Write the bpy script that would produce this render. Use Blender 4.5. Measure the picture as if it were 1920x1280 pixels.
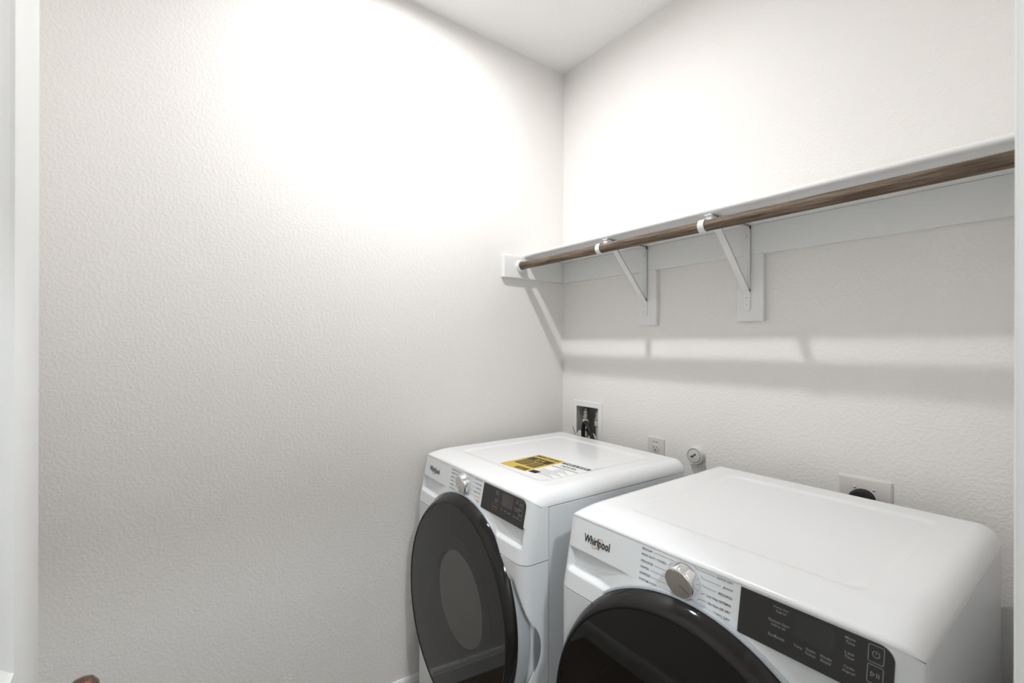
import bpy, bmesh, math, random
from mathutils import Vector, Matrix, noise
R = math.radians
for o in list(bpy.data.objects):
    bpy.data.objects.remove(o)
SC = bpy.context.scene
COL = SC.collection

# ------------------------------------------------------------------ camera
CAM = (1.7119, -1.5939, 1.3878)
YAW = .9305
cd = bpy.data.cameras.new('camera')
cam = bpy.data.objects.new('camera', cd)
COL.objects.link(cam)
cd.sensor_width = 36
cd.lens = 872.8166 / 1920 * 36
cd.shift_y = 5.24 / 1920
cd.clip_start = .01
cd.dof.use_dof = True
cd.dof.focus_distance = 1.75
cd.dof.aperture_fstop = 6.3
cam.rotation_euler = (R(90), R(-.13), YAW)
cam.location = CAM
SC.camera = cam

# ------------------------------------------------------------------ world, exposure, lights
w = bpy.data.worlds.new('world')
SC.world = w
w.use_nodes = True
w.node_tree.nodes['Background'].inputs[0].default_value = (.75, .85, 1, 1)
w.node_tree.nodes['Background'].inputs[1].default_value = .3
SC.view_settings.view_transform = 'Standard'
SC.view_settings.look = 'None'
SC.view_settings.exposure = .22
SC.view_settings.gamma = 1
SC.view_settings.use_curve_mapping = False
LAMP = (.50, -.90)          # recessed downlight in the laundry ceiling
LAMP_STRENGTH = 1980
HALL_POWER = 24             # added hall lamp standing in for daylight through the doorway


def area(name, loc, size, power, color):
    l = bpy.data.lights.new(name, 'AREA')
    l.shape = 'DISK'
    l.size = size
    l.energy = power
    l.color = color
    o = bpy.data.objects.new(name, l)
    COL.objects.link(o)
    o.location = loc
    return o


area('hall_daylight_standin', (2.55, -1.35, 2.60), .2, HALL_POWER, (.90, .96, 1.0))  # added lamp in place of cool window daylight from the hall

# ------------------------------------------------------------------ materials
MATS = {}


def mat(name, color, rough=.5, metal=0, spec=.5, bump=None, coat=0, emit=None, noise_col=None):
    if name in MATS:
        return MATS[name]
    m = bpy.data.materials.new(name)
    m.use_nodes = True
    nt = m.node_tree
    b = nt.nodes['Principled BSDF']
    b.inputs['Base Color'].default_value = (*color, 1)
    b.inputs['Roughness'].default_value = rough
    b.inputs['Metallic'].default_value = metal
    b.inputs['Specular IOR Level'].default_value = spec
    b.inputs['Coat Weight'].default_value = coat
    if emit:
        b.inputs['Emission Color'].default_value = (*emit[0], 1)
        b.inputs['Emission Strength'].default_value = emit[1]
    if bump or noise_col:
        tc = nt.nodes.new('ShaderNodeTexCoord')
    if bump:                        # (scale, strength, distance, lo, hi)
        n = nt.nodes.new('ShaderNodeTexNoise')
        n.inputs['Scale'].default_value = bump[0]
        n.inputs['Detail'].default_value = 3
        n.inputs['Roughness'].default_value = .55
        rmp = nt.nodes.new('ShaderNodeMapRange')
        rmp.interpolation_type = 'SMOOTHSTEP'
        rmp.inputs['From Min'].default_value = bump[3]
        rmp.inputs['From Max'].default_value = bump[4]
        bp = nt.nodes.new('ShaderNodeBump')
        bp.inputs['Strength'].default_value = bump[1]
        bp.inputs['Distance'].default_value = bump[2]
        nt.links.new(tc.outputs['Object'], n.inputs['Vector'])
        nt.links.new(n.outputs['Fac'], rmp.inputs['Value'])
        nt.links.new(rmp.outputs['Result'], bp.inputs['Height'])
        nt.links.new(bp.outputs['Normal'], b.inputs['Normal'])
    if noise_col:                   # (scale xyz, colour ramp stops, detail)
        mp = nt.nodes.new('ShaderNodeMapping')
        mp.inputs['Scale'].default_value = noise_col[0]
        n = nt.nodes.new('ShaderNodeTexNoise')
        n.inputs['Scale'].default_value = 1
        n.inputs['Detail'].default_value = noise_col[2]
        n.inputs['Roughness'].default_value = .65
        cr = nt.nodes.new('ShaderNodeValToRGB')
        el = cr.color_ramp.elements
        el[0].position, el[0].color = noise_col[1][0][0], (*noise_col[1][0][1], 1)
        el[1].position, el[1].color = noise_col[1][-1][0], (*noise_col[1][-1][1], 1)
        for p, c in noise_col[1][1:-1]:
            e = el.new(p)
            e.color = (*c, 1)
        nt.links.new(tc.outputs['Object'], mp.inputs['Vector'])
        nt.links.new(mp.outputs['Vector'], n.inputs['Vector'])
        nt.links.new(n.outputs['Fac'], cr.inputs['Fac'])
        nt.links.new(cr.outputs['Color'], b.inputs['Base Color'])
    MATS[name] = m
    return m


WALL = mat('wall_paint', (.885, .868, .842), .75, spec=.2, bump=(105, .26, .0028, .38, .72))
CEIL = mat('ceiling_paint', (.90, .90, .89), .9, spec=.1, bump=(60, .2, .002, .4, .7))
TRIM = mat('trim_paint', (.865, .872, .862), .35, spec=.4, bump=(40, .02, .001, .3, .7))
FLOOR = mat('floor_planks', (.25, .18, .13), .4,
            noise_col=((6, 45, 1), [(.3, (.10, .075, .055)), (.7, (.22, .165, .125))], 5))
ENAMEL = mat('white_enamel', (.885, .90, .91), .22, spec=.5, coat=.3)
STEEL = mat('white_painted_steel', (.78, .805, .825), .30, spec=.5)
FASCIA = mat('white_plastic', (.82, .845, .86), .33, spec=.45)
BLACK = mat('black_gloss_plastic', (.014, .0132, .0125), .08, spec=.3)
PANEL = mat('charcoal_panel', (.030, .029, .028), .28, spec=.45)
SCREEN_REFLECT = mat('display_glass_reflection', (.075, .064, .058), .2, spec=.5)  # reflection on the washer screen put into a lighter base colour
SCREEN = mat('display_glass', (.035, .036, .035), .18, spec=.5)
SHADED_TRIM = mat('shaded_white_trim', (.45, .48, .51), .3, spec=.5)  # white door surround, its shade put into the colour as grey
CHROME = mat('chrome', (.82, .83, .85), .10, metal=1)
BRUSHED = mat('brushed_metal', (.80, .79, .75), .42, metal=1)
DARKLINE = mat('dark_line', (.05, .05, .05), .5)
INK = mat('grey_ink', (.10, .10, .11), .6, spec=.2)
INK_BLACK = mat('black_ink', (.012, .012, .012), .5, spec=.3)
INK_GREY = mat('pale_ink', (.36, .36, .36), .6, spec=.2)
INK_WHITE = mat('white_ink', (.34, .34, .345), .6, spec=.2)
INK_ORANGE = mat('orange_ink', (.75, .30, .06), .5, spec=.2)
INK_AMBER = mat('amber_ink', (.42, .20, .07), .5, spec=.2)
COPPER = mat('copper_logo', (.62, .31, .13), .35, metal=.6)
YELLOW = mat('yellow_paper', (.62, .45, .075), .5, spec=.3)
PAPER = mat('white_paper', (.86, .86, .85), .45, spec=.3)
LABEL_DARK = mat('label_dark', (.045, .036, .012), .5, spec=.3)
WOOD = mat('weathered_wood', (.2, .15, .1), .55, spec=.25, bump=(180, .12, .001, .3, .7),
           noise_col=((7, 150, 150), [(.28, (.034, .025, .019)), (.45, (.110, .081, .058)), (.58, (.200, .150, .106)), (.74, (.35, .265, .185))], 6))
PLATE = mat('outlet_plastic', (.74, .715, .69), .35, spec=.4)
SLOT = mat('slot_dark', (.01, .01, .01), .6)
BOXPL = mat('white_box_plastic', (.74, .76, .76), .4)
BOXIN = mat('box_recess', (.40, .41, .41), .5)
BRASS = mat('aged_brass', (.50, .43, .33), .35, metal=.7, noise_col=((60, 60, 90), [(.3, (.28, .26, .24)), (.6, (.60, .57, .52)), (.75, (.46, .36, .22))], 3))
PEX = mat('cream_plastic', (.72, .68, .60), .4)
RUBBER = mat('black_rubber', (.014, .0135, .014), .5, spec=.35)
BRONZE = mat('oiled_bronze', (.14, .075, .05), .35, metal=.8)
CAPW = mat('cap_white', (.70, .70, .67), .45, bump=(200, .15, .001, .4, .6))
LENS = mat('lamp_lens', (.9, .9, .9), .5, emit=((.99, .985, .99), LAMP_STRENGTH))
CHARC = mat('door_liner', (.035, .034, .033), .35)
CHARC2 = mat('door_bowl', (.043, .044, .043), .25)

# tinted glass of the machine doors: dark see-through sheet with a mirror-like face
GLASS = bpy.data.materials.new('tinted_glass')
GLASS.use_nodes = True
nt = GLASS.node_tree
nt.nodes.clear()
out = nt.nodes.new('ShaderNodeOutputMaterial')
tr = nt.nodes.new('ShaderNodeBsdfTransparent')
tr.inputs[0].default_value = (.50, .49, .475, 1)
gl = nt.nodes.new('ShaderNodeBsdfGlossy')
gl.inputs[0].default_value = (1, 1, 1, 1)
gl.inputs['Roughness'].default_value = .03
fr = nt.nodes.new('ShaderNodeFresnel')
fr.inputs['IOR'].default_value = 1.5
mx = nt.nodes.new('ShaderNodeMixShader')
nt.links.new(fr.outputs[0], mx.inputs[0])
nt.links.new(tr.outputs[0], mx.inputs[1])
nt.links.new(gl.outputs[0], mx.inputs[2])
nt.links.new(mx.outputs[0], out.inputs[0])

# ------------------------------------------------------------------ mesh helpers


def merge(bm, tmp, M=None):
    me = bpy.data.meshes.new('tmp')
    tmp.to_mesh(me)
    tmp.free()
    if M:
        me.transform(M)
    bm.from_mesh(me)
    bpy.data.meshes.remove(me)


def box(bm, x0, x1, y0, y1, z0, z1, bev=0, seg=2, M=None):
    t = bmesh.new()
    bmesh.ops.create_cube(t, size=1)
    for v in t.verts:
        v.co = ((x0 + x1) / 2 + v.co.x * (x1 - x0), (y0 + y1) / 2 + v.co.y * (y1 - y0), (z0 + z1) / 2 + v.co.z * (z1 - z0))
    if bev:
        bmesh.ops.bevel(t, geom=t.edges[:], offset=bev, segments=seg, affect='EDGES', profile=.5)
    merge(bm, t, M)


def prism(bm, pts, axis, a0, a1, bev=0):
    """closed outline pts extruded along axis from a0 to a1; pts are the two other coordinates in order"""
    def P(p, a):
        q = list(p)
        q.insert(axis, a)
        return q
    t = bmesh.new()
    A = [t.verts.new(P(p, a0)) for p in pts]
    B = [t.verts.new(P(p, a1)) for p in pts]
    n = len(pts)
    t.faces.new(A)
    t.faces.new(B[::-1])
    for i in range(n):
        t.faces.new((A[i], B[i], B[(i + 1) % n], A[(i + 1) % n]))
    bmesh.ops.recalc_face_normals(t, faces=t.faces)
    if bev:
        bmesh.ops.bevel(t, geom=t.edges[:], offset=bev, segments=2, affect='EDGES', profile=.5)
    merge(bm, t)


def frame_of(d):
    d = Vector(d).normalized()
    u = d.orthogonal().normalized()
    return d, u, d.cross(u)


def lathe(bm, prof, origin, axis, n=32, cap0=True, cap1=True):
    """prof: (radius, distance along axis)"""
    d, u, v = frame_of(axis)
    o = Vector(origin)
    t = bmesh.new()
    rings = []
    for r, h in prof:
        rings.append([t.verts.new(o + d * h + (u * math.cos(a) + v * math.sin(a)) * max(r, 1e-5)) for a in (2 * math.pi * i / n for i in range(n))])
    for a, b in zip(rings, rings[1:]):
        for i in range(n):
            t.faces.new((a[i], a[(i + 1) % n], b[(i + 1) % n], b[i]))
    if cap0:
        t.faces.new(rings[0][::-1])
    if cap1:
        t.faces.new(rings[-1])
    bmesh.ops.recalc_face_normals(t, faces=t.faces)
    merge(bm, t)


def smooth_path(pts, k=8):
    out = []
    P = [Vector(p) for p in pts]
    for i in range(len(P) - 1):
        a, b = P[max(i - 1, 0)], P[i]
        c, d = P[i + 1], P[min(i + 2, len(P) - 1)]
        for j in range(k):
            t = j / k
            out.append(.5 * ((2 * b) + (c - a) * t + (2 * a - 5 * b + 4 * c - d) * t * t + (3 * b - a - 3 * c + d) * t ** 3))
    out.append(P[-1])
    return out


def tube(bm, pts, r, n=10):
    P = [Vector(p) for p in pts]
    t = bmesh.new()
    rings = []
    d = (P[1] - P[0]).normalized()
    u = d.orthogonal().normalized()
    for i, p in enumerate(P):
        d = (P[min(i + 1, len(P) - 1)] - P[max(i - 1, 0)]).normalized()
        u = (u - d * u.dot(d)).normalized()
        v = d.cross(u)
        rings.append([t.verts.new(p + (u * math.cos(a) + v * math.sin(a)) * r) for a in (2 * math.pi * k / n for k in range(n))])
    for a, b in zip(rings, rings[1:]):
        for i in range(n):
            t.faces.new((a[i], a[(i + 1) % n], b[(i + 1) % n], b[i]))
    t.faces.new(rings[0][::-1])
    t.faces.new(rings[-1])
    bmesh.ops.recalc_face_normals(t, faces=t.faces)
    merge(bm, t)


def grid(bm, rows):
    V = [[bm.verts.new(p) for p in r] for r in rows]
    for a, b in zip(V, V[1:]):
        for i in range(len(a) - 1):
            bm.faces.new((a[i], a[i + 1], b[i + 1], b[i]))


def build(name, bm, m, parent=None, smooth=None):
    me = bpy.data.meshes.new(name)
    bm.to_mesh(me)
    bm.free()
    me.materials.append(m)
    if smooth is not None:
        for p in me.polygons:
            p.use_smooth = True
        try:
            me.set_sharp_from_angle(angle=R(smooth))
        except Exception:
            pass
    o = bpy.data.objects.new(name, me)
    COL.objects.link(o)
    o.parent = parent
    return o


def thing(name, label, cat, loc=(0, 0, 0), rz=0, group=None):
    o = bpy.data.objects.new(name, None)
    COL.objects.link(o)
    o.empty_display_size = .05
    o.location = loc
    o.rotation_euler = (0, 0, rz)
    o['label'] = label
    o['category'] = cat
    if group:
        o['group'] = group
    return o


def tag(o, label, cat, group=None):
    o['label'] = label
    o['category'] = cat
    if group:
        o['group'] = group
    return o


def struct(o):
    o['kind'] = 'structure'
    return o


TXT = {}


def text(bm, s, x0, x1, z0, z1, put, bold=0):
    """flat lettering fitted into the box x0..x1, z0..z1; put(x, z) gives the point on the surface"""
    key = (s, bold)
    if key not in TXT:
        c = bpy.data.curves.new('txt', 'FONT')
        c.body = s
        c.resolution_u = 2
        c.offset = bold
        o = bpy.data.objects.new('txt', c)
        COL.objects.link(o)
        dg = bpy.context.evaluated_depsgraph_get()
        me = bpy.data.meshes.new_from_object(o.evaluated_get(dg))
        bpy.data.objects.remove(o)
        bpy.data.curves.remove(c)
        TXT[key] = me
    me = TXT[key]
    xs = [v.co.x for v in me.vertices]
    ys = [v.co.y for v in me.vertices]
    a, b, c, d = min(xs), max(xs), min(ys), max(ys)
    t = bmesh.new()
    t.from_mesh(me)
    for v in t.verts:
        v.co = put(x0 + (v.co.x - a) / (b - a) * (x1 - x0), z0 + (v.co.y - c) / (d - c) * (z1 - z0))
    merge(bm, t)


def flat(bm, pts, put):
    bm.faces.new([bm.verts.new(put(*p)) for p in pts])


def stroke(bm, pts, wd, put):
    for (xa, za), (xb, zb) in zip(pts, pts[1:]):
        dx, dz = xb - xa, zb - za
        l = math.hypot(dx, dz) or 1
        nx, nz = -dz / l * wd / 2, dx / l * wd / 2
        flat(bm, [(xa - nx, za - nz), (xb - nx, zb - nz), (xb + nx, zb + nz), (xa + nx, za + nz)], put)


def rrect(x0, x1, z0, z1, r, k=6, corners=(1, 1, 1, 1)):
    """corners: BL BR TR TL"""
    out = []
    for (cx, cz, a0, on, px, pz) in ((x0 + r, z0 + r, 180, corners[0], x0, z0), (x1 - r, z0 + r, 270, corners[1], x1, z0),
                                     (x1 - r, z1 - r, 0, corners[2], x1, z1), (x0 + r, z1 - r, 90, corners[3], x0, z1)):
        if on:
            out += [(cx + r * math.cos(R(a0 + 90 * i / k)), cz + r * math.sin(R(a0 + 90 * i / k))) for i in range(k + 1)]
        else:
            out.append((px, pz))
    return out


def sstep(x):
    x = max(0., min(1., x))
    return x * x * (3 - 2 * x)


# ------------------------------------------------------------------ the room
H = 2.737
XR, YF = 1.66, -1.88            # right wall with the doorway, front wall behind the open door
DY0, DY1, DZ = -1.725, -.96, 2.04
T = .12

bm = bmesh.new()                # back wall with the hole of the recessed washer box
bx0, bx1, bz0, bz1 = .088, .252, .90, 1.108
box(bm, -T, bx0, 0, T, 0, H)
box(bm, bx1, XR + T, 0, T, 0, H)
box(bm, bx0, bx1, 0, T, 0, bz0)
box(bm, bx0, bx1, 0, T, bz1, H)
bmesh.ops.remove_doubles(bm, verts=bm.verts, dist=1e-5)
struct(build('wall_back', bm, WALL))
bm = bmesh.new()
box(bm, -T, 0, YF - T, T, 0, H)
struct(build('wall_left', bm, WALL))
bm = bmesh.new()
box(bm, -T, XR + T, YF - T, YF, 0, H)
struct(build('wall_front', bm, WALL))
bm = bmesh.new()
box(bm, XR, XR + T, DY1 + .02, 0, 0, H)
box(bm, XR, XR + T, YF, DY0 - .02, 0, H)
box(bm, XR, XR + T, DY0 - .02, DY1 + .02, DZ + .02, H)
struct(build('wall_right', bm, WALL))
HX, HY0, HY1 = 3.15, -3.2, .6   # the hall behind the doorway
bm = bmesh.new()
box(bm, HX, HX + T, HY0, HY1, 0, H)
box(bm, XR + T, HX + T, HY0 - T, HY0, 0, H)
box(bm, XR + T, HX + T, HY1, HY1 + T, 0, H)
box(bm, XR, XR + T, HY0, YF - T, 0, H)
box(bm, XR, XR + T, T, HY1, 0, H)
struct(build('wall_hall', bm, WALL))
bm = bmesh.new()
box(bm, -T, HX + T, HY0 - T, HY1 + T, -.08, 0)
struct(build('floor', bm, FLOOR))
bm = bmesh.new()
box(bm, -T, HX + T, HY0 - T, HY1 + T, H, H + .08)
struct(build('ceiling', bm, CEIL))


def base_profile(t=.014, h=.083):
    return [(0, 0), (t, 0), (t, h - .022), (t - .003, h - .016), (t - .003, h - .010), (t - .008, h - .002), (t - .011, h), (0, h)]


bm = bmesh.new()
prism(bm, [(x, z) for x, z in base_profile()], 1, YF, 0)
struct(build('baseboard_left', bm, TRIM))
bm = bmesh.new()
prism(bm, [(YF + a, z) for a, z in base_profile()], 0, .014, XR)
struct(build('baseboard_front', bm, TRIM))
bm = bmesh.new()
prism(bm, [(-a, z) for a, z in base_profile()], 0, .014, XR)
struct(build('baseboard_back', bm, TRIM))
bm = bmesh.new()
prism(bm, [(XR - a, z) for a, z in base_profile()], 1, DY1 + .062, -.014)
struct(build('baseboard_right', bm, TRIM))

# door frame: jambs, stops and casings on both sides of the wall
bm = bmesh.new()
box(bm, XR - .002, XR + T + .002, DY1, DY1 + .02, 0, DZ + .02, .002)
box(bm, XR - .002, XR + T + .002, DY0 - .02, DY0, 0, DZ + .02, .002)
box(bm, XR - .002, XR + T + .002, DY0, DY1, DZ, DZ + .02, .002)
box(bm, XR + .04, XR + .075, DY1 - .011, DY1, 0, DZ, .002)
box(bm, XR + .04, XR + .075, DY0, DY0 + .011, 0, DZ, .002)
struct(build('trim_1', bm, TRIM, smooth=40))
for i, (xa, xb, d) in enumerate(((XR - .017, XR, -1), (XR + T, XR + T + .017, 1))):
    bm = bmesh.new()
    box(bm, xa, xb, DY1 + .004, DY1 + .062, 0, DZ + .062, .004)
    box(bm, xa, xb, DY0 - .062, DY0 - .004, 0, DZ + .062, .004)
    box(bm, xa, xb, DY0 - .004, DY1 + .004, DZ + .004, DZ + .062, .004)
    struct(build('trim_%d' % (i + 2), bm, TRIM, smooth=40))

# the open door: two-panel slab swung into the room against the front wall, seen almost edge on
DX0, DX1, DYA, DYB = .895, 1.655, -1.755, -1.720
door = struct(thing('door_1', 'white two-panel door standing open at the left edge of the view', 'door', (DX1, DYA, 0)))
del door['category']
bm = bmesh.new()
stile = .116
rails = [(.012, .24), (.842, 1.043), (1.90, 2.03)]
X0, X1 = DX0 - DX1, 0
Y0, Y1 = 0, DYB - DYA
box(bm, X0, X0 + stile, Y0, Y1, .012, 2.03, .0015)
box(bm, X1 - stile, X1, Y0, Y1, .012, 2.03, .0015)
for a, b in rails:
    box(bm, X0 + stile, X1 - stile, Y0, Y1, a, b)
build('slab_frame', bm, TRIM, door, smooth=40)
for za, zb in ((.24, .842), (1.043, 1.90)):
    bm = bmesh.new()
    a, b, c, d = X0 + stile, X1 - stile, za, zb
    for yy, s in ((Y1, 1), (Y0, -1)):
        # sticking: slopes down into the groove, flat groove, raised field
        offs = [(0, -.0005), (.004, -.003), (.013, -.007), (.022, -.010), (.050, -.010), (.075, -.004), (.078, -.004)]
        loops = []
        for of, dp in offs:
            loops.append([bm.verts.new((x, yy + s * dp, z)) for x, z in ((a + of, c + of), (b - of, c + of), (b - of, d - of), (a + of, d - of))])
        for l0, l1 in zip(loops, loops[1:]):
            for i in range(4):
                bm.faces.new((l0[i], l0[(i + 1) % 4], l1[(i + 1) % 4], l1[i]))
        bm.faces.new(loops[-1])
    bmesh.ops.recalc_face_normals(bm, faces=bm.faces)
    build('door_panel', bm, TRIM, door)
bm = bmesh.new()
for s, yy in ((1, Y1), (-1, Y0)):
    lathe(bm, [(.031, 0), (.031, .004), (.027, .008), (.012, .010), (.011, .026), (.018, .032), (.026, .040), (.0275, .048), (.026, .056), (.019, .062), (.006, .0645)],
          (X0 + .07, yy, .962), (0, s, 0), 28)
k = build('door_knob', bm, BRONZE, door, smooth=50)
k['label'] = 'round oil rubbed bronze door knob'
bm = bmesh.new()
for z in (.25, 1.05, 1.83):
    lathe(bm, [(.007, 0), (.007, .09)], (X1 + .004, Y1 + .002, z - .045), (0, 0, 1), 12)
build('hinge', bm, BRONZE, door, smooth=40)

# recessed ceiling lamp
lt = thing('recessed_light', 'round recessed white downlight in the laundry ceiling', 'light', (LAMP[0], LAMP[1], H))
bm = bmesh.new()
lathe(bm, [(.026, -.001), (.030, -.006), (.066, -.005), (.070, 0)], (0, 0, 0), (0, 0, 1), 48, False, False)
build('trim_ring', bm, TRIM, lt, smooth=40)
bm = bmesh.new()
lathe(bm, [(.026, -.004), (.026, -.0005)], (0, 0, 0), (0, 0, 1), 48)
build('lens', bm, LENS, lt)
ht = thing('added_hall_light', 'round flush ceiling light added in the hall, standing in for window daylight', 'light', (2.55, -1.35, H))  # unseen fixture added to go with the daylight stand-in
bm = bmesh.new()
lathe(bm, [(.22, 0), (.22, -.05), (.20, -.09), (.12, -.115), (.001, -.12)], (0, 0, 0), (0, 0, 1), 40, True, False)
build('shade', bm, PAPER, ht, smooth=60)

# ------------------------------------------------------------------ shelf, cleats, rod
sh = thing('wall_shelf', 'long white painted shelf running along the back wall above the rod', 'shelf', (0, 0, 1.788))
bm = bmesh.new()
nose = [(-.254 - .0095 * math.cos(a), .0095 + .0095 * math.sin(a)) for a in (R(-90 + 180 * i / 10) for i in range(11))]
prism(bm, [(-.001, 0)] + nose + [(-.001, .019)], 0, .001, XR - .001)
build('shelf_board', bm, TRIM, sh, smooth=35)
bm = bmesh.new()
box(bm, .019, XR - .001, -.018, -.0005, -.099, -.0005, .001)
build('back_cleat', bm, TRIM, sh)
bm = bmesh.new()
prism(bm, [(.0005, -.3816), (.013, -.3816), (.018, -.3736), (.018, -.0005), (.0005, -.0005)], 2, -.0965, -.0008, .0006)
build('side_cleat', bm, TRIM, sh)

ROD_Y, ROD_Z, ROD_R = -.2845, 1.747, .0168
bm = bmesh.new()
lathe(bm, [(ROD_R - .001, 0), (ROD_R, .001), (ROD_R, XR - .034), (ROD_R - .001, XR - .033)], (.021, ROD_Y, ROD_Z), (1, 0, 0), 32)
tag(build('clothes_rod', bm, WOOD, smooth=40), 'weathered brown wooden closet rod hung below the white shelf', 'rod')
bm = bmesh.new()
lathe(bm, [(.0265, 0), (.0265, .008), (.024, .013), (.0185, .013), (.0178, .010), (.0178, .002)], (.0182, ROD_Y, ROD_Z), (1, 0, 0), 36, True, False)
tag(build('rod_socket', bm, TRIM, smooth=40), 'white round cup holding the left end of the wooden rod', 'socket')


def bracket(xl, b0, b1, label):
    """xl: plane of the metal bracket; b0..b1: the painted board behind it"""
    t = thing('shelf_bracket', label, 'bracket', (xl, 0, 1.467), 0, 'shelf and rod brackets')
    bm = bmesh.new()
    box(bm, b0 - xl, b1 - xl, -.018, -.0003, 0, .2218, .0015)
    build('mounting_board', bm, TRIM, t)
    wv = .0115
    top = .3205
    bm = bmesh.new()            # vertical leg: shallow channel screwed to the board
    pts = rrect(-wv, wv, .036, top - .001, .009, 6, (1, 1, 0, 0))
    prism(bm, pts, 1, -.0215, -.0187, .0006)
    box(bm, wv - .0022, wv, -.029, -.0187, .10, top - .002)
    build('vertical_leg', bm, TRIM, t, smooth=40)
    bm = bmesh.new()            # arm under the board
    box(bm, -wv, wv, -.262, -.0187, top - .004, top - .001, .0004)
    box(bm, wv - .0022, wv, -.25, -.0187, top - .012, top - .002)
    build('top_arm', bm, TRIM, t)
    bm = bmesh.new()            # diagonal brace
    a, b = Vector((0, -.0235, .098)), Vector((0, -.232, top - .006))
    d = (b - a).normalized()
    nn = Vector((1, 0, 0)).cross(d)
    L = (b - a).length
    M = Matrix.Translation(a) @ Matrix((Vector((1, 0, 0)), d, nn)).transposed().to_4x4()
    box(bm, -wv, wv, -.006, L, -.0015, .0015, .0006, 2, M)
    box(bm, -wv, -wv + .0022, 0, L, -.006, .001, 0, 2, M)
    box(bm, wv - .0022, wv, 0, L, -.006, .001, 0, 2, M)
    build('brace', bm, TRIM, t, smooth=40)
    bm = bmesh.new()            # hook: strap bent round the front and bottom of the rod
    cy, cz = ROD_Y, ROD_Z - 1.467
    inn, ext = [], []
    for i in range(25):
        an = R(20 + 250 * i / 24)
        an = R(75) + R(245) * i / 24
        c, s = math.cos(an), math.sin(an)
        inn.append((cy + c * (ROD_R + .0004), cz + s * (ROD_R + .0004)))
        ext.append((cy + c * (ROD_R + .0034), cz + s * (ROD_R + .0034)))
    prism(bm, inn + ext[::-1], 0, -.0095, .0095)
    box(bm, -.0095, .0095, cy + .0145, cy + .030, cz + .012, cz + .0145)
    box(bm, -.0095, .0095, cy + .027, cy + .030, cz + .0125, top - .002)
    build('rod_hook', bm, TRIM, t, smooth=40)
    for (sx, sz) in ((-.002, .29), (-.001, .283), (-.001, .079), (-.0005, .055)):
        bm = bmesh.new()
        lathe(bm, [(.0032, 0), (.003, .0010), (.0016, .0016)], (sx, -.0215, sz), (0, -1, 0), 12)
        build('screw', bm, BRUSHED, t, smooth=60)
    bm = bmesh.new()
    lathe(bm, [(.003, 0), (.0028, .001), (.0014, .0018)], (0, cy - .006, cz - ROD_R - .0027), (0, -.4, -1), 12)
    build('screw', bm, BRUSHED, t, smooth=60)
    return t


bracket(.508, .475, .561, 'white metal shelf bracket nearest the corner, hooking the wooden rod')
bracket(.926, .889, .978, 'white metal shelf bracket farther from the corner, above the gap between machines')

# ------------------------------------------------------------------ recessed washer outlet box
wb = thing('washer_outlet_box', 'white recessed washer outlet box with two water valves near the corner', 'outlet box', (.175, 0, .88))
ox, oz = .175, .88
bm = bmesh.new()
xa, xb, za, zb = .079 - ox, .262 - ox, .885 - oz, 1.1215 - oz
ia, ib, ic, id_ = .1007 - ox, .2392 - ox, .907 - oz, 1.0945 - oz
rings = []
for (o_, y) in ((0, -.0002), (.001, -.004), (.004, -.0055)):
    rings.append([(xa + o_, y, za + o_), (xb - o_, y, za + o_), (xb - o_, y, zb - o_), (xa + o_, y, zb - o_)])
for y in (-.0055, -.004, .085):
    rings.append([(ia, y, ic), (ib, y, ic), (ib, y, id_), (ia, y, id_)])
V = [[bm.verts.new(p) for p in r] for r in rings]
for a, b in zip(V[:-1], V[1:-1]):
    for i in range(4):
        bm.faces.new((a[i], a[(i + 1) % 4], b[(i + 1) % 4], b[i]))
bmesh.ops.recalc_face_normals(bm, faces=bm.faces)
for f in bm.faces:
    pass
build('face_frame', bm, TRIM, wb)
bm = bmesh.new()
r0 = [bm.verts.new(p) for p in rings[4]]
r1 = [bm.verts.new(p) for p in rings[5]]
for i in range(4):
    bm.faces.new((r0[i], r0[(i + 1) % 4], r1[(i + 1) % 4], r1[i]))
bm.faces.new(r1)
build('recess', bm, BOXIN, wb)
for vx in (.124 - ox, .203 - ox):
    y = .034
    bm = bmesh.new()
    lathe(bm, [(.004, .081), (.0125, .082), (.0136, .086), (.0136, .094), (.0120, .096), (.0122, .103), (.0132, .105), (.0132, .110), (.0118, .116), (.0075, .119), (.0070, .124), (.002, .125)],
          (vx, y, .96 - oz - .006), (0, 0, 1), 20)
    bm2 = bmesh.new()
    lathe(bm2, [(.0140, .047), (.0168, .050), (.0168, .056), (.0140, .0585)], (vx, y, .96 - oz + .024), (0, 0, 1), 20)
    merge(bm, bm2)
    ar = build('hammer_arrestor', bm, BRASS, wb, smooth=40)
    bm = bmesh.new()
    lathe(bm, [(.0100, .008), (.0160, .010), (.0160, .030), (.0125, .033)], (vx, y, .96 - oz + .037), (0, 0, 1), 20)
    build('collar', bm, PEX, ar, smooth=40)
    bm = bmesh.new()
    lathe(bm, [(.010, -.02), (.010, .053)], (vx, y, .96 - oz - .01), (0, 0, 1), 16)
    lathe(bm, [(.010, -.005), (.010, .026), (.0125, .026), (.0125, .034)], (vx, y, .955 - oz - .012), (0, -1, -.15), 16)
    lathe(bm, [(.0145, .0), (.0145, .014)], (vx, y - .03, .945 - oz - .006), (0, -.5, -1), 16)
    va = build('valve_body', bm, PEX, wb, smooth=40)
    bm = bmesh.new()            # quarter-turn handle: winged lever
    pts = [(vx - .022, .938 - oz), (vx - .026, .950 - oz), (vx - .015, .966 - oz), (vx - .004, .979 - oz), (vx + .010, .976 - oz), (vx + .026, .958 - oz), (vx + .024, .940 - oz), (vx + .006, .948 - oz), (vx - .006, .948 - oz)]
    prism(bm, pts, 1, y - .044, y - .036, .0015)
    build('valve_handle', bm, PEX, va, smooth=40)
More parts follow.
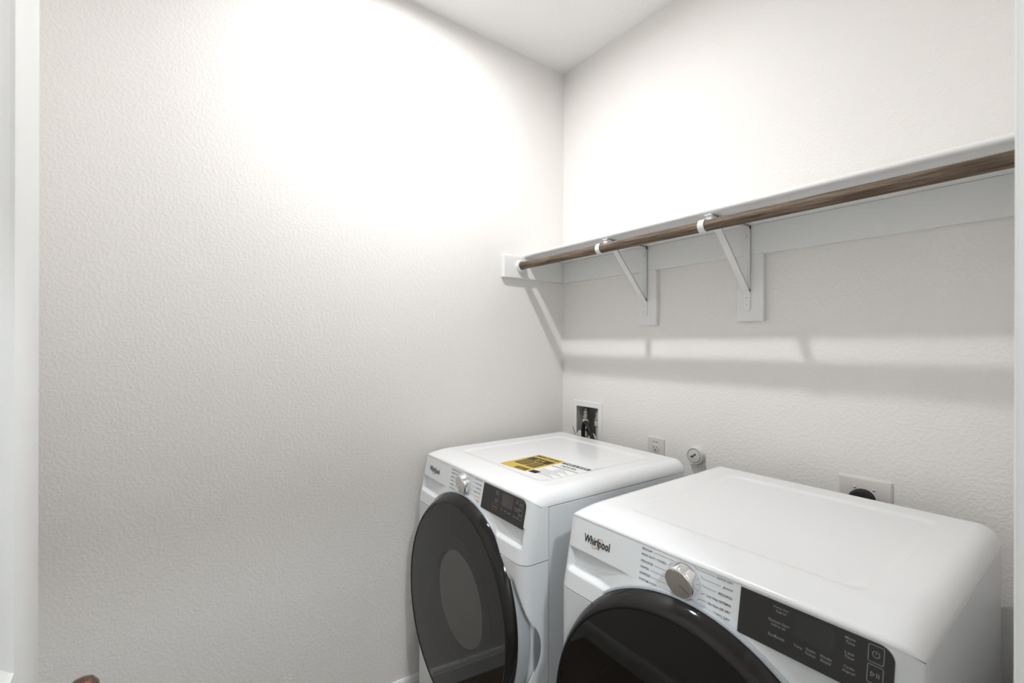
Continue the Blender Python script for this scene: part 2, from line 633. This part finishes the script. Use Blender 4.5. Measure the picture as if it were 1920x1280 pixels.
bm = bmesh.new()                # thin grey wire tie poking out in front of the frame
tube(bm, smooth_path([(.083 - ox, -.010, .992 - oz), (.091 - ox, -.016, .981 - oz), (.098 - ox, -.014, .967 - oz), (.097 - ox, -.010, .950 - oz), (.11 - ox, .0, .935 - oz)], 5), .0011, 6)
w_ = build('wire_tie', bm, RUBBER, wb, smooth=60)
bm = bmesh.new()                # the black supply hose: up from the valve, over and down behind the washer
tube(bm, smooth_path([(.148, -.004, .915), (.146, -.006, .955), (.148, -.008, .990), (.157, -.011, 1.014), (.170, -.014, 1.022), (.186, -.018, 1.012), (.207, -.022, .985), (.230, -.026, .945), (.248, -.030, .905)], 8), .0092, 14)
bm2 = bmesh.new()
tube(bm2, smooth_path([(.160, .0, .988), (.171, -.002, .979), (.183, -.004, .974), (.194, .0, .986)], 5), .006, 10)
merge(bm, bm2)
tag(build('water_hose', bm, RUBBER, smooth=60), 'black rubber hose looping out of the recessed washer box', 'hose')

# ------------------------------------------------------------------ outlets and cap on the back wall
po = thing('wall_outlet', 'light grey receptacle plate behind the washer, showing one three-prong socket', 'outlet', (.552, 0, .951))
bm = bmesh.new()
lo = [rrect(-.0395, .0395, -.061, .061, .004, 3)]
pr = [(1, 0.0002), (1, .003), (.965, .0055)]
rr = []
for s, d in pr:
    rr.append([bm.verts.new((x * (1 - (1 - s)), -d, z + (1 - s) * (-.039 if z > 0 else .039) * 1.0)) for x, z in lo[0]])
for a, b in zip(rr, rr[1:]):
    for i in range(len(a)):
        bm.faces.new((a[i], a[(i + 1) % len(a)], b[(i + 1) % len(a)], b[i]))
bm.faces.new(rr[-1])
bmesh.ops.recalc_face_normals(bm, faces=bm.faces)
build('cover_plate', bm, PLATE, po, smooth=40)
for zc in (.0205, -.0205):
    bm = bmesh.new()
    n = 28
    pts = []
    for i in range(n):
        a = 2 * math.pi * i / n
        pts.append((.0172 * math.cos(a), zc + max(-.0138, min(.0138, .0172 * math.sin(a)))))
    prism(bm, pts, 1, -.0085, -.0054, .0006)
    so = build('socket_face', bm, PLATE, po, smooth=40)
    bm = bmesh.new()
    box(bm, -.0078, -.0058, -.0089, -.0084, zc - .001, zc + .0085)
    box(bm, .0055, .0075, -.0089, -.0084, zc + .000, zc + .0078)
    lathe(bm, [(.0028, 0), (.0028, .0005)], (0, -.0084, zc - .0078), (0, -1, 0), 12)
    build('slots', bm, SLOT, so)
bm = bmesh.new()
for a, b in ((-.013, -.003), (.001, .0105)):
    box(bm, a, b, -.0059, -.0054, .0432, .0456)
build('plate_print', bm, INK, po)['kind'] = 'stuff'

wc = thing('round_wall_cap', 'round whitish capped stub sticking out of the wall between the two machines', 'cap', (.732, 0, .9755))
bm = bmesh.new()
lathe(bm, [(.0305, .0), (.0310, .006), (.0312, .016), (.0310, .021), (.0300, .023), (.0268, .023), (.0262, .0215)], (0, 0, 0), (0, -1, 0), 40, True, False)
build('cap_body', bm, CAPW, wc, smooth=40)
bm = bmesh.new()
lathe(bm, [(.0266, .0210), (.0235, .0214)], (0, 0, 0), (0, -1, 0), 40, False, False)
bmesh.ops.recalc_face_normals(bm, faces=bm.faces)
build('gap_ring', bm, SLOT, wc)
bm = bmesh.new()
lathe(bm, [(.0244, .018), (.0244, .0230), (.0236, .0234)], (0, 0, 0), (0, -1, 0), 40)
ck = build('cap_disc', bm, CAPW, wc, smooth=40)
bm = bmesh.new()
ca, sa = math.cos(R(27)), math.sin(R(27))
pc = lambda x, z: (x * ca - z * sa, -.0238, x * sa + z * ca)
flat(bm, [(-.014, -.002), (.001, -.002), (.001, .004), (-.014, .004)], pc)
flat(bm, [(.002, .000), (.011, .000), (.011, .006), (.002, .006)], pc)
flat(bm, [(-.010, -.007), (-.001, -.007), (-.001, -.0055), (-.010, -.0055)], pc)
build('cap_print', bm, LABEL_DARK, ck)['kind'] = 'stuff'
bm = bmesh.new()
lathe(bm, [(.036, 0), (.034, .002), (.0305, .004)], (0, -.0002, 0), (0, -1, 0), 40, False, False)
build('wall_collar', bm, CAPW, wc, smooth=60)

dp = thing('dryer_outlet', 'wide beige outlet plate behind the dryer holding a black plug', 'outlet', (1.251, 0, .953))
bm = bmesh.new()
lo = rrect(-.0635, .0635, -.0585, .0585, .003, 2)
rr = []
for ins, d in ((0, .0002), (0, .003), (.004, .0065)):
    rr.append([bm.verts.new((x - math.copysign(ins, x), -d, z - math.copysign(ins, z))) for x, z in lo])
for a, b in zip(rr, rr[1:]):
    for i in range(len(a)):
        bm.faces.new((a[i], a[(i + 1) % len(a)], b[(i + 1) % len(a)], b[i]))
bm.faces.new(rr[-1])
bmesh.ops.recalc_face_normals(bm, faces=bm.faces)
build('cover_plate', bm, PLATE, dp, smooth=40)
bm = bmesh.new()
lathe(bm, [(.0275, 0), (.0275, .003), (.026, .004)], (0, -.006, 0), (0, -1, 0), 36)
build('receptacle_face', bm, RUBBER, dp, smooth=40)
for sx in (-.0225, .0225):
    bm = bmesh.new()
    lathe(bm, [(.0036, 0), (.0032, .0012), (.0015, .0018)], (sx, -.0063, .0285), (0, -1, 0), 12)
    build('screw', bm, BRUSHED, dp, smooth=60)
bm = bmesh.new()
lathe(bm, [(.0265, .0102), (.029, .013), (.029, .034), (.025, .040), (.012, .043)], (1.249, 0, .953), (0, -1, 0), 36)
bm2 = bmesh.new()
tube(bm2, smooth_path([(1.249, -.036, .95), (1.249, -.042, .91), (1.25, -.036, .82), (1.25, -.03, .70)], 6), .009, 10)
merge(bm, bm2)
tag(build('power_plug', bm, RUBBER, smooth=40), 'black round dryer plug pushed into the wide beige outlet plate', 'plug')

# ------------------------------------------------------------------ washer and dryer
W = .686
ZT = .981
RS = .040                       # side rounding of the top
RC = .034                       # plan radius of the front corners
ZF = .962                       # top edge of the fascia
ZS = .795                       # seam between fascia and lower front
FY = lambda z: -.683 - .2 * (.93 - z)
YB = -.7105                     # lower front plane
CXD = .345


def corner(x):                  # how far the plan outline of the front is set back at x
    e = min(x, W - x)
    return RC - math.sqrt(max(0, RC * RC - (RC - e) ** 2)) if e < RC else 0


def side_drop(x):
    e = max(0, min(x, W - x))
    return RS - math.sqrt(max(0, RS * RS - (RS - e) ** 2)) if e < RS else 0


def spaced():
    a = [RS * (1 - math.cos(R(90 * i / 14))) for i in range(15)]
    n = 74
    mid = [RS + (W - 2 * RS) * i / n for i in range(1, n)]
    return a + mid + [W - x for x in reversed(a)]


def top_mesh():
    bm = bmesh.new()
    xs = spaced()
    # e: distance from the front edge as (fixed part, then fraction of the rest)
    ee = [.007 * (1 - math.cos(R(90 * i / 6))) for i in range(7)] + [.007 + .085 * i / 16 for i in range(1, 17)]
    nr = 70
    y_rear = 0
    rows = []
    rx0, rx1, ry0, ry1, rr = .105, .600, -.580, -.072, .035
    for j in range(len(ee) + nr + 6):
        row = []
        for x in xs:
            yf = FY(ZF) - .001 + corner(x)
            if j < len(ee):
                y = yf + ee[j]
            elif j < len(ee) + nr:
                t = (j - len(ee) + 1) / nr
                y = yf + ee[-1] + (y_rear - .008 - yf - ee[-1]) * t
            else:
                t = (j - len(ee) - nr + 1) / 6
                y = y_rear - .008 + .008 * math.sin(R(90 * t))
            e = y - yf
            z = ZT
            if e < .092:
                z -= .012 * (1 - e / .092) ** 1.7
            if e < .007:
                z -= .007 - math.sqrt(max(0, .007 ** 2 - (.007 - e) ** 2))
            if y > y_rear - .008:
                u = (y - (y_rear - .008)) / .008
                z -= .008 * (1 - math.sqrt(max(0, 1 - u * u)))
            # shallow tray pressed into the top
            dx = max(rx0 + rr - x, x - rx1 + rr, 0)
            dy = max(ry0 + rr - y, y - ry1 + rr, 0)
            sd = rr - math.hypot(dx, dy) if (dx > 0 or dy > 0) else rr
            z -= .0032 * sstep(sd / .013)
            fall = side_drop(x)
            if e < .092:
                z = ZT - (ZT - z) * (1 - fall / RS)
            z -= fall
            row.append((x, y, z))
        rows.append(row)
    grid(bm, rows)
    # skirt below the rear edge
    bmesh.ops.recalc_face_normals(bm, faces=bm.faces)
    return bm


def front_outline(n_front=150, y_side=-.622):
    """points of the plan outline: (x, 'setback from the front plane' or None, y on the straight sides)"""
    pts = []
    for i in range(9):
        pts.append(('L', i / 9))
    for i in range(12):
        pts.append(('c', 90 * i / 12, 0))
    for i in range(n_front + 1):
        pts.append(('f', RC + (W - 2 * RC) * i / n_front))
    for i in range(1, 13):
        pts.append(('c', 90 * i / 12, 1))
    for i in range(1, 10):
        pts.append(('R', i / 9))
    out = []
    for p in pts:
        if p[0] == 'f':
            out.append((p[1], 0, None))
        elif p[0] == 'c':
            a = R(p[1])
            if p[2] == 0:
                out.append((RC - RC * math.cos(a), RC - RC * math.sin(a), None))
            else:
                out.append((W - RC + RC * math.sin(a), RC - RC * math.cos(a), None))
        elif p[0] == 'L':
            out.append((0, RC, p[1]))
        else:
            out.append((W, RC, 1 - p[1]))
    return out


def place(pt, yfront, y_side=-.622):
    x, set_, s = pt
    y = yfront + set_
    if s is not None:
        y = y_side + (y - y_side) * s
    return x, y


def scoop(x, z):
    """finger scoops left and right below the control strip: depth at (x, z)"""
    d = 0
    for e in (x, W - x):
        if .012 < e < .235:
            zt, zb = .889, .846
            up = sstep((zt - z) / .004)
            # the lower lip runs up towards the door
            zb_ = zb - .004 * e / .2
            dn = sstep((z - zb_ + .013) / .013)
            en = sstep((e - .020) / .012)
            fade = 1 - sstep((e - .05) / .175)
            d = max(d, .017 * up * dn * en * fade)
    return d


def fascia_mesh():
    bm = bmesh.new()
    zs = [ZS + .0015 * 0] + [ZS + (ZF - ZS) * i / 84 for i in range(1, 85)]
    rows = []
    for k, z in enumerate(zs):
        row = []
        for pt in front_outline():
            x = pt[0]
            ztop = ZT - (ZT - ZF) * (1 - side_drop(x) / RS) - side_drop(x)
            # squeeze rows so that the upper edge follows the rounded top
            zz = z if ztop > ZF - .0003 else ZS + (z - ZS) * (ztop - ZS) / (ZF - ZS)
            if pt[2] is not None:
                zz = ZS + (z - ZS) * (.9408 - ZS) / (ZF - ZS)
            x_, y_ = place(pt, FY(zz))
            if pt[2] is None:
                y_ += scoop(x, zz)
            row.append((x_, y_, zz))
        rows.append(row)
    # turned-in lower edge
    low = [(W / 2 + (x - W / 2) * .985, y + .012, z + .0005) for x, y, z in rows[0]]
    grid(bm, [low] + rows)
    bmesh.ops.recalc_face_normals(bm, faces=bm.faces)
    return bm


def lower_mesh():
    bm = bmesh.new()
    zs = [.03 + (.7925 - .03) * i / 110 for i in range(111)]
    rows = []
    for z in zs:
        row = []
        for pt in front_outline(130):
            x_, y_ = place(pt, YB)
            if pt[2] is None:
                # hand pocket behind the right rim of the door
                r = math.hypot(x_ - CXD, z - .565)
                an = math.degrees(math.atan2(z - .565, x_ - CXD))
                dip = sstep((.350 - r) / .012) * sstep((34 - an) / 10) * sstep((an + 46) / 10)
                if r < .25:
                    dip = 0
                y_ += .034 * dip
            row.append((x_, y_, z))
        rows.append(row)
    hi = [(W / 2 + (x - W / 2) * .985, y + .012, z - .0005) for x, y, z in rows[-1]]
    grid(bm, rows + [hi])
    bmesh.ops.recalc_face_normals(bm, faces=bm.faces)
    return bm


def cabinet_mesh():
    bm = bmesh.new()
    box(bm, .001, W - .001, -.6195, -.001, .03, .9385, .003)
    box(bm, .03, W - .03, -.655, -.6, .03, .935)
    return bm


def ring_pts(r, y, cz, n=96, tilt=.045):
    out = []
    for i in range(n):
        a = 2 * math.pi * i / n
        z = cz + r * math.sin(a)
        out.append((CXD + r * math.cos(a), y + tilt * (z - .56), z))
    return out


def door_loft(prof, cap=False, n=96, tilt=.045):
    bm = bmesh.new()
    V = [[bm.verts.new(p) for p in ring_pts(*q, n=n, tilt=tilt)] for q in prof]
    for a, b in zip(V, V[1:]):
        for i in range(n):
            bm.faces.new((a[i], a[(i + 1) % n], b[(i + 1) % n], b[i]))
    if cap:
        bm.faces.new(V[-1])
    bmesh.ops.recalc_face_normals(bm, faces=bm.faces)
    return bm


on_f = lambda lift=.0007: (lambda x, z: (x, FY(z) - lift, z))
KX, KZ = .3345, .9310


def label_rows(left, right):
    """print round the dial: words left and right with leader lines"""
    bm = bmesh.new()
    put = on_f()
    for i, (s, wd) in enumerate(left):
        z = (.9529, .9417, .9287, .9169, .9048, .8928)[i] - .0018
        x0 = .2305
        text(bm, s, x0, x0 + wd, z, z + .0042, put, .012)
        xe = (.322, .297, .297, .296, .297, .300)[i]
        zz = z + .0020
        pts = [(x0 + wd + .004, zz), (xe, zz)]
        if i == 0:
            pts += [(xe + .006, zz + .0035)]
        if i == 1:
            pts += [(xe + .006, zz + .007)]
        if pts[1][0] > pts[0][0]:
            stroke(bm, pts, .0006, put)
    for i, (s, wd) in enumerate(right):
        z = (.9560, .9438, .9311, .9185, .9068, .8946)[i] - .0018
        x1 = .4285
        if s:
            text(bm, s, x1 - wd, x1, z, z + .0042, put, .012)
        xe = (.355, .370, .375, .374, .368, .354)[i]
        zz = z + .0020
        k = (.005, .004, .002, -.002, -.004, -.002)[i]
        stroke(bm, [(xe - .004, zz + k), (xe, zz), (x1 - wd - .004, zz)], .0006, put)
    return bm


def circle_stroke(bm, cx, cz, r, wd, put, a0=0, a1=360, n=20):
    stroke(bm, [(cx + r * math.cos(R(a0 + (a1 - a0) * i / n)), cz + r * math.sin(R(a0 + (a1 - a0) * i / n))) for i in range(n + 1)], wd, put)


def frame_stroke(bm, x0, x1, z0, z1, wd, put, r=.002):
    p = rrect(x0, x1, z0, z1, r, 3)
    stroke(bm, p + [p[0]], wd, put)


MESH = {}


def machine(name, label, loc, rz, left, right, washer):
    t = thing(name, label, 'washing machine' if washer else 'dryer', loc, rz)

    def part(n, bmf, m, parent, smooth=None):
        key = n
        if key in MESH:
            o = bpy.data.objects.new(n, MESH[key])
            COL.objects.link(o)
            o.parent = parent
            return o
        o = build(n, bmf(), m, parent, smooth)
        MESH[key] = o.data
        return o

    part('cabinet', cabinet_mesh, STEEL, t)
    part('top_panel', top_mesh, ENAMEL, t, 70)
    fa = part('control_fascia', fascia_mesh, FASCIA, t, 60)
    part('front_panel', lower_mesh, FASCIA, t, 60)
    # feet
    for fx in (.06, W - .06):
        for fy in (-.08, -.60):
            bm = bmesh.new()
            lathe(bm, [(.022, 0), (.022, .012), (.008, .016), (.008, .032)], (fx, fy, 0), (0, 0, 1), 16)
            build('leveling_foot', bm, RUBBER, t, smooth=40)
    # door: black rim, white trim behind it painted grey as shade, tinted pane, liner and bowl behind the pane
    dr = part('door', lambda: door_loft([(.3235, -.6900, .5690), (.3262, -.7120, .5685), (.3256, -.7190, .5670), (.3228, -.7310, .5625), (.3182, -.7415, .5570),
                                         (.3155, -.7452, .5545), (.3135, -.7468, .5530), (.3105, -.7455, .5520), (.3090, -.7440, .5520)]), BLACK, t, 50)
    part('door_trim', lambda: door_loft([(.3300, -.6800, .5690), (.3315, -.7095, .5690), (.3300, -.7140, .5690), (.3265, -.7150, .5688), (.3240, -.7130, .5685)], tilt=.04), SHADED_TRIM, dr, 40)
    part('door_glass', lambda: door_loft([(.3095, -.7445, .552), (.200, -.7462, .552), (.08, -.7468, .552), (.002, -.7470, .552)], True), GLASS, dr, 40)
    part('door_liner', lambda: door_loft([(.3090, -.7350, .552), (.2180, -.7300, .552), (.2170, -.7315, .552), (.2150, -.7315, .552), (.2140, -.7300, .552), (.165, -.7270, .552)]), CHARC, dr, 40)
    part('door_bowl', lambda: door_loft([(.165, -.7270, .552), (.160, -.7180, .552), (.120, -.6950, .552), (.06, -.6850, .552), (.002, -.6830, .552)], True), CHARC2, dr, 60)
    # rotary dial
    ky = FY(KZ)
    ax = Vector((0, -1, -.2)).normalized()
    o = Vector((KX, ky, KZ)) - ax * .001

    def kn():
        bm = bmesh.new()
        lathe(bm, [(.0330, .0), (.0336, .002), (.0332, .007), (.0318, .0200), (.0308, .0230), (.0292, .0243), (.0282, .0240)], o, ax, 48, True, False)
        return bm
    k = part('control_knob', kn, CHROME, t, 40)

    def kf():
        bm = bmesh.new()
        lathe(bm, [(.0283, .0236), (.0278, .0247), (.001, .0251)], o, ax, 48, False, True)
        return bm
    part('knob_face', kf, BRUSHED, k, 40)
    # pointer line on the dial face
    bm = bmesh.new()
    ex = Vector((1, 0, 0))
    ez = ax.cross(ex) * -1
    if ez.z < 0:
        ez = -ez
    an = R(-95) if washer else R(-28)
    pk = lambda x, z: o + ax * .0254 + ex * x + ez * z
    stroke(bm, [(.002 * math.cos(an), .002 * math.sin(an)), (.0245 * math.cos(an), .0245 * math.sin(an))], .0012, pk)
    build('pointer_line', bm, DARKLINE, k)
    # brand lettering with the loop round it
    bm = bmesh.new()
    text(bm, 'Whirlpool', .0655, .1445, .9085, .9325, on_f(.0012), .018)
    build('brand_lettering', bm, INK_BLACK, fa)
    bm = bmesh.new()
    put = on_f(.0017)
    pts = []
    for i in range(27):
        a = R(150 + 300 * i / 26)
        ex_, ez_ = .0185 * math.cos(a), .0075 * math.sin(a)
        pts.append((.1085 + ex_ * math.cos(R(38)) - ez_ * math.sin(R(38)), .9205 + ex_ * math.sin(R(38)) + ez_ * math.cos(R(38))))
    stroke(bm, pts, .0014, put)
    build('brand_loop', bm, COPPER, fa)
    build('cycle_print', label_rows(left, right), INK, fa)['kind'] = 'stuff'
    # control display
    bm = bmesh.new()
    pts = rrect(.4425, .6605, .8845, .9585, .018, 8, (0, 0, 1, 0))
    A = [bm.verts.new((x, FY(z) - .0012, z)) for x, z in pts]
    B = [bm.verts.new((x, FY(z) + .003, z)) for x, z in pts]
    bm.faces.new(A)
    for i in range(len(A)):
        bm.faces.new((A[i], A[(i + 1) % len(A)], B[(i + 1) % len(A)], B[i]))
    bmesh.ops.recalc_face_normals(bm, faces=bm.faces)
    dsp = build('display_panel', bm, PANEL, t)
    put = on_f(.0020)
    sx0, sx1 = (.548, .603) if washer else (.531, .590)
    bm = bmesh.new()
    pts = rrect(sx0, sx1, .918, .9545, .003, 3)
    A = [bm.verts.new((x, FY(z) - .0017, z)) for x, z in pts]
    B = [bm.verts.new((x, FY(z) - .0005, z)) for x, z in pts]
    bm.faces.new(A)
    for i in range(len(A)):
        bm.faces.new((A[i], A[(i + 1) % len(A)], B[(i + 1) % len(A)], B[i]))
    bmesh.ops.recalc_face_normals(bm, faces=bm.faces)
    build('screen', bm, SCREEN_REFLECT if washer else SCREEN, dsp)
    bm = bmesh.new()
    two = lambda s, u, x, z, wd, wd2: (text(bm, s, x - wd / 2, x + wd / 2, z, z + .0038, put, .01), text(bm, u, x - wd2 / 2, x + wd2 / 2, z - .0058, z - .0020, put, .01))
    if washer:
        two('Extra', 'Rinse', .5215, .9475, .014, .014)
        two('Load', '& Go', .5215, .9255, .014, .013)
        for s, x in (('Temp', .552), ('Spin', .573), ('Soil', .592)):
            text(bm, s, x - .006, x + .006, .9055, .9100, put, .01)
        two('Delay', 'Start', .6225, .9475, .013, .012)
        two('Remote Start', 'hold to set', .6255, .9275, .026, .018)
        text(bm, 'Control Lock', .610, .634, .9045, .9085, put, .01)
    else:
        two('Damp Dry', 'Signal', .5105, .9480, .024, .016)
        two('Remote Start', 'hold to set', .5085, .9260, .032, .022)
        text(bm, 'EcoBoost', .494, .519, .9035, .9080, put, .01)
        text(bm, 'Temp', .533, .5455, .9035, .9080, put, .01)
        two('Static', 'Reduce', .5575, .9070, .0135, .014)
        two('Wrinkle', 'Shield', .5780, .9070, .016, .014)
        two('More', 'Time', .6075, .9480, .013, .012)
        two('Less', 'Time', .6075, .9280, .0115, .012)
        two('Cycle', 'Signal', .6080, .9080, .014, .0155)
    frame_stroke(bm, .6355 if washer else .630, .6505 if washer else .6485, .932, .955, .0008, put)
    frame_stroke(bm, .6355 if washer else .630, .6505 if washer else .6485, .9045, .9285, .0008, put)
    cx = .643 if washer else .6392
    circle_stroke(bm, cx, .9435, .0042, .0008, put, 120, 420)
    stroke(bm, [(cx, .9435), (cx, .9480)], .0008, put)
    stroke(bm, [(cx - .005, .9135), (cx - .005, .9195), (cx - .0005, .9165), (cx - .005, .9135)], .0008, put)
    stroke(bm, [(cx + .002, .9135), (cx + .002, .9195)], .0009, put)
    stroke(bm, [(cx + .0045, .9135), (cx + .0045, .9195)], .0009, put)
    build('display_print', bm, INK_WHITE, dsp)['kind'] = 'stuff'
    if washer:
        bm = bmesh.new()
        put2 = on_f(.0024)
        frame_stroke(bm, .506, .533, .8985, .9135, .0007, put2)
        text(bm, 'FanFresh', .5095, .5295, .9040, .9085, put2, .01)
        build('lit_button_print', bm, INK_AMBER, dsp)
        bm = bmesh.new()
        text(bm, 'RINSE & SPIN', .4005, .4285, .9050, .9092, on_f(.0011), .012)
        build('orange_cycle_print', bm, INK_ORANGE, fa)
    return t, fa


machine('washing_machine', 'white front-loading washer in the corner with a yellow and white energy label on top', (.074, -.1055, 0), -.0264,
        [('NORMAL REGULAR', .062), ('HEAVY DUTY', .050), ('DELICATES', .032), ('WHITES', .024), ('SANITIZE', .029), ('CUSTOM CYCLE', .046)],
        [('QUICK WASH', .040), ('COLD WASH', .036), ('BEDDING', .026), ('DRAIN & SPIN', .038), ('', .028), ('CLEAN WASHER w/ AFFRESH', .066)], True)
machine('clothes_dryer', 'white front-loading dryer with a bare top, nearest the doorway', (.8463, -.0959, 0), .0052,
        [('REGULAR', .0255), ('HEAVY DUTY / TOWELS', .0605), ('DELICATES', .030), ('WHITES', .0215), ('SANITIZE', .0265), ('CUSTOM CYCLE', .043)],
        [('QUICK DRY', .0315), ('JEANS', .0185), ('BEDDING', .0255), ('Low Heat NORMAL', .047), ('No Heat AIR DRY', .043), ('TIMED DRY', .0325)], False)

# energy label stuck on the tray of the washer top (yellow half, white half)
wash = bpy.data.objects['washing_machine']
ZL = ZT - .0032 + .0004
la = R(4.6)
cl, sl = math.cos(la), math.sin(la)
# label frame: u to the right, v towards the wall; origin = front left corner of the yellow half
PL = lambda lift: (lambda u, v: (.3385 + u * cl - v * sl * 1.0, -.5535 + u * sl * .9 + v * cl, ZL + lift))
LW, LH = .1325, .189


def quad(bm, u0, u1, v0, v1, put):
    flat(bm, [(u0, v0), (u1, v0), (u1, v1), (u0, v1)], put)


bm = bmesh.new()
quad(bm, 0, LW, 0, LH, PL(0))
ya = build('energy_label', bm, YELLOW, wash)
ya['label'] = 'yellow half of the energy label'
bm = bmesh.new()
p1 = PL(.0003)
text(bm, 'ENERGYGUIDE', .010, LW - .008, LH - .026, LH - .009, p1, .03)
quad(bm, .012, LW - .010, .108, .150, p1)
quad(bm, .018, .072, .050, .104, p1)
quad(bm, .078, LW - .012, .050, .104, p1)
quad(bm, .070, LW - .006, .006, .030, p1)
build('dark_label_print', bm, LABEL_DARK, ya)['kind'] = 'stuff'
bm = bmesh.new()
p2 = PL(.0006)
text(bm, '$14', .048, .090, .118, .140, p2, .02)
for i in range(4):
    quad(bm, .024, .066, .058 + i * .011, .061 + i * .011, p2)
for i in range(4):
    quad(bm, .084, LW - .018, .058 + i * .011, .061 + i * .011, p2)
quad(bm, .030, .100, .112, .1135, p2)
for i in range(2):
    quad(bm, .076, LW - .012, .012 + i * .009, .0145 + i * .009, p2)
build('yellow_label_print', bm, YELLOW, ya)['kind'] = 'stuff'
W0 = LW + .002
bm = bmesh.new()
quad(bm, W0, W0 + LW, 0, LH, PL(0))
wa = build('energy_label', bm, PAPER, wash)
wa['label'] = 'white half of the energy label'
bm = bmesh.new()
quad(bm, W0 + .006, W0 + LW - .006, LH - .028, LH - .008, p1)
text(bm, '140 kWh', W0 + .028, W0 + LW - .038, LH - .058, LH - .040, p1, .02)
quad(bm, W0 + .006, W0 + LW - .008, LH - .075, LH - .071, p1)
quad(bm, W0 + .004, W0 + .040, .008, .034, p1)
build('dark_label_print', bm, INK_BLACK, wa)['kind'] = 'stuff'
bm = bmesh.new()
for i in range(9):
    quad(bm, W0 + .012 + (i > 5) * .04, W0 + LW - .014 - .018 * (i % 3), .012 + i * .0108, .0155 + i * .0108, p1)
build('grey_label_print', bm, INK_GREY, wa)['kind'] = 'stuff'
bm = bmesh.new()
text(bm, 'ENER', W0 + .016, W0 + .056, LH - .024, LH - .012, p2, .02)
text(bm, 'GUIDE', W0 + .076, W0 + LW - .014, LH - .024, LH - .012, p2, .02)
flat(bm, [(W0 + .060, LH - .024), (W0 + .072, LH - .024), (W0 + .066, LH - .011)], p2)
build('white_label_print', bm, PAPER, wa)['kind'] = 'stuff'
for me in TXT.values():
    bpy.data.meshes.remove(me)
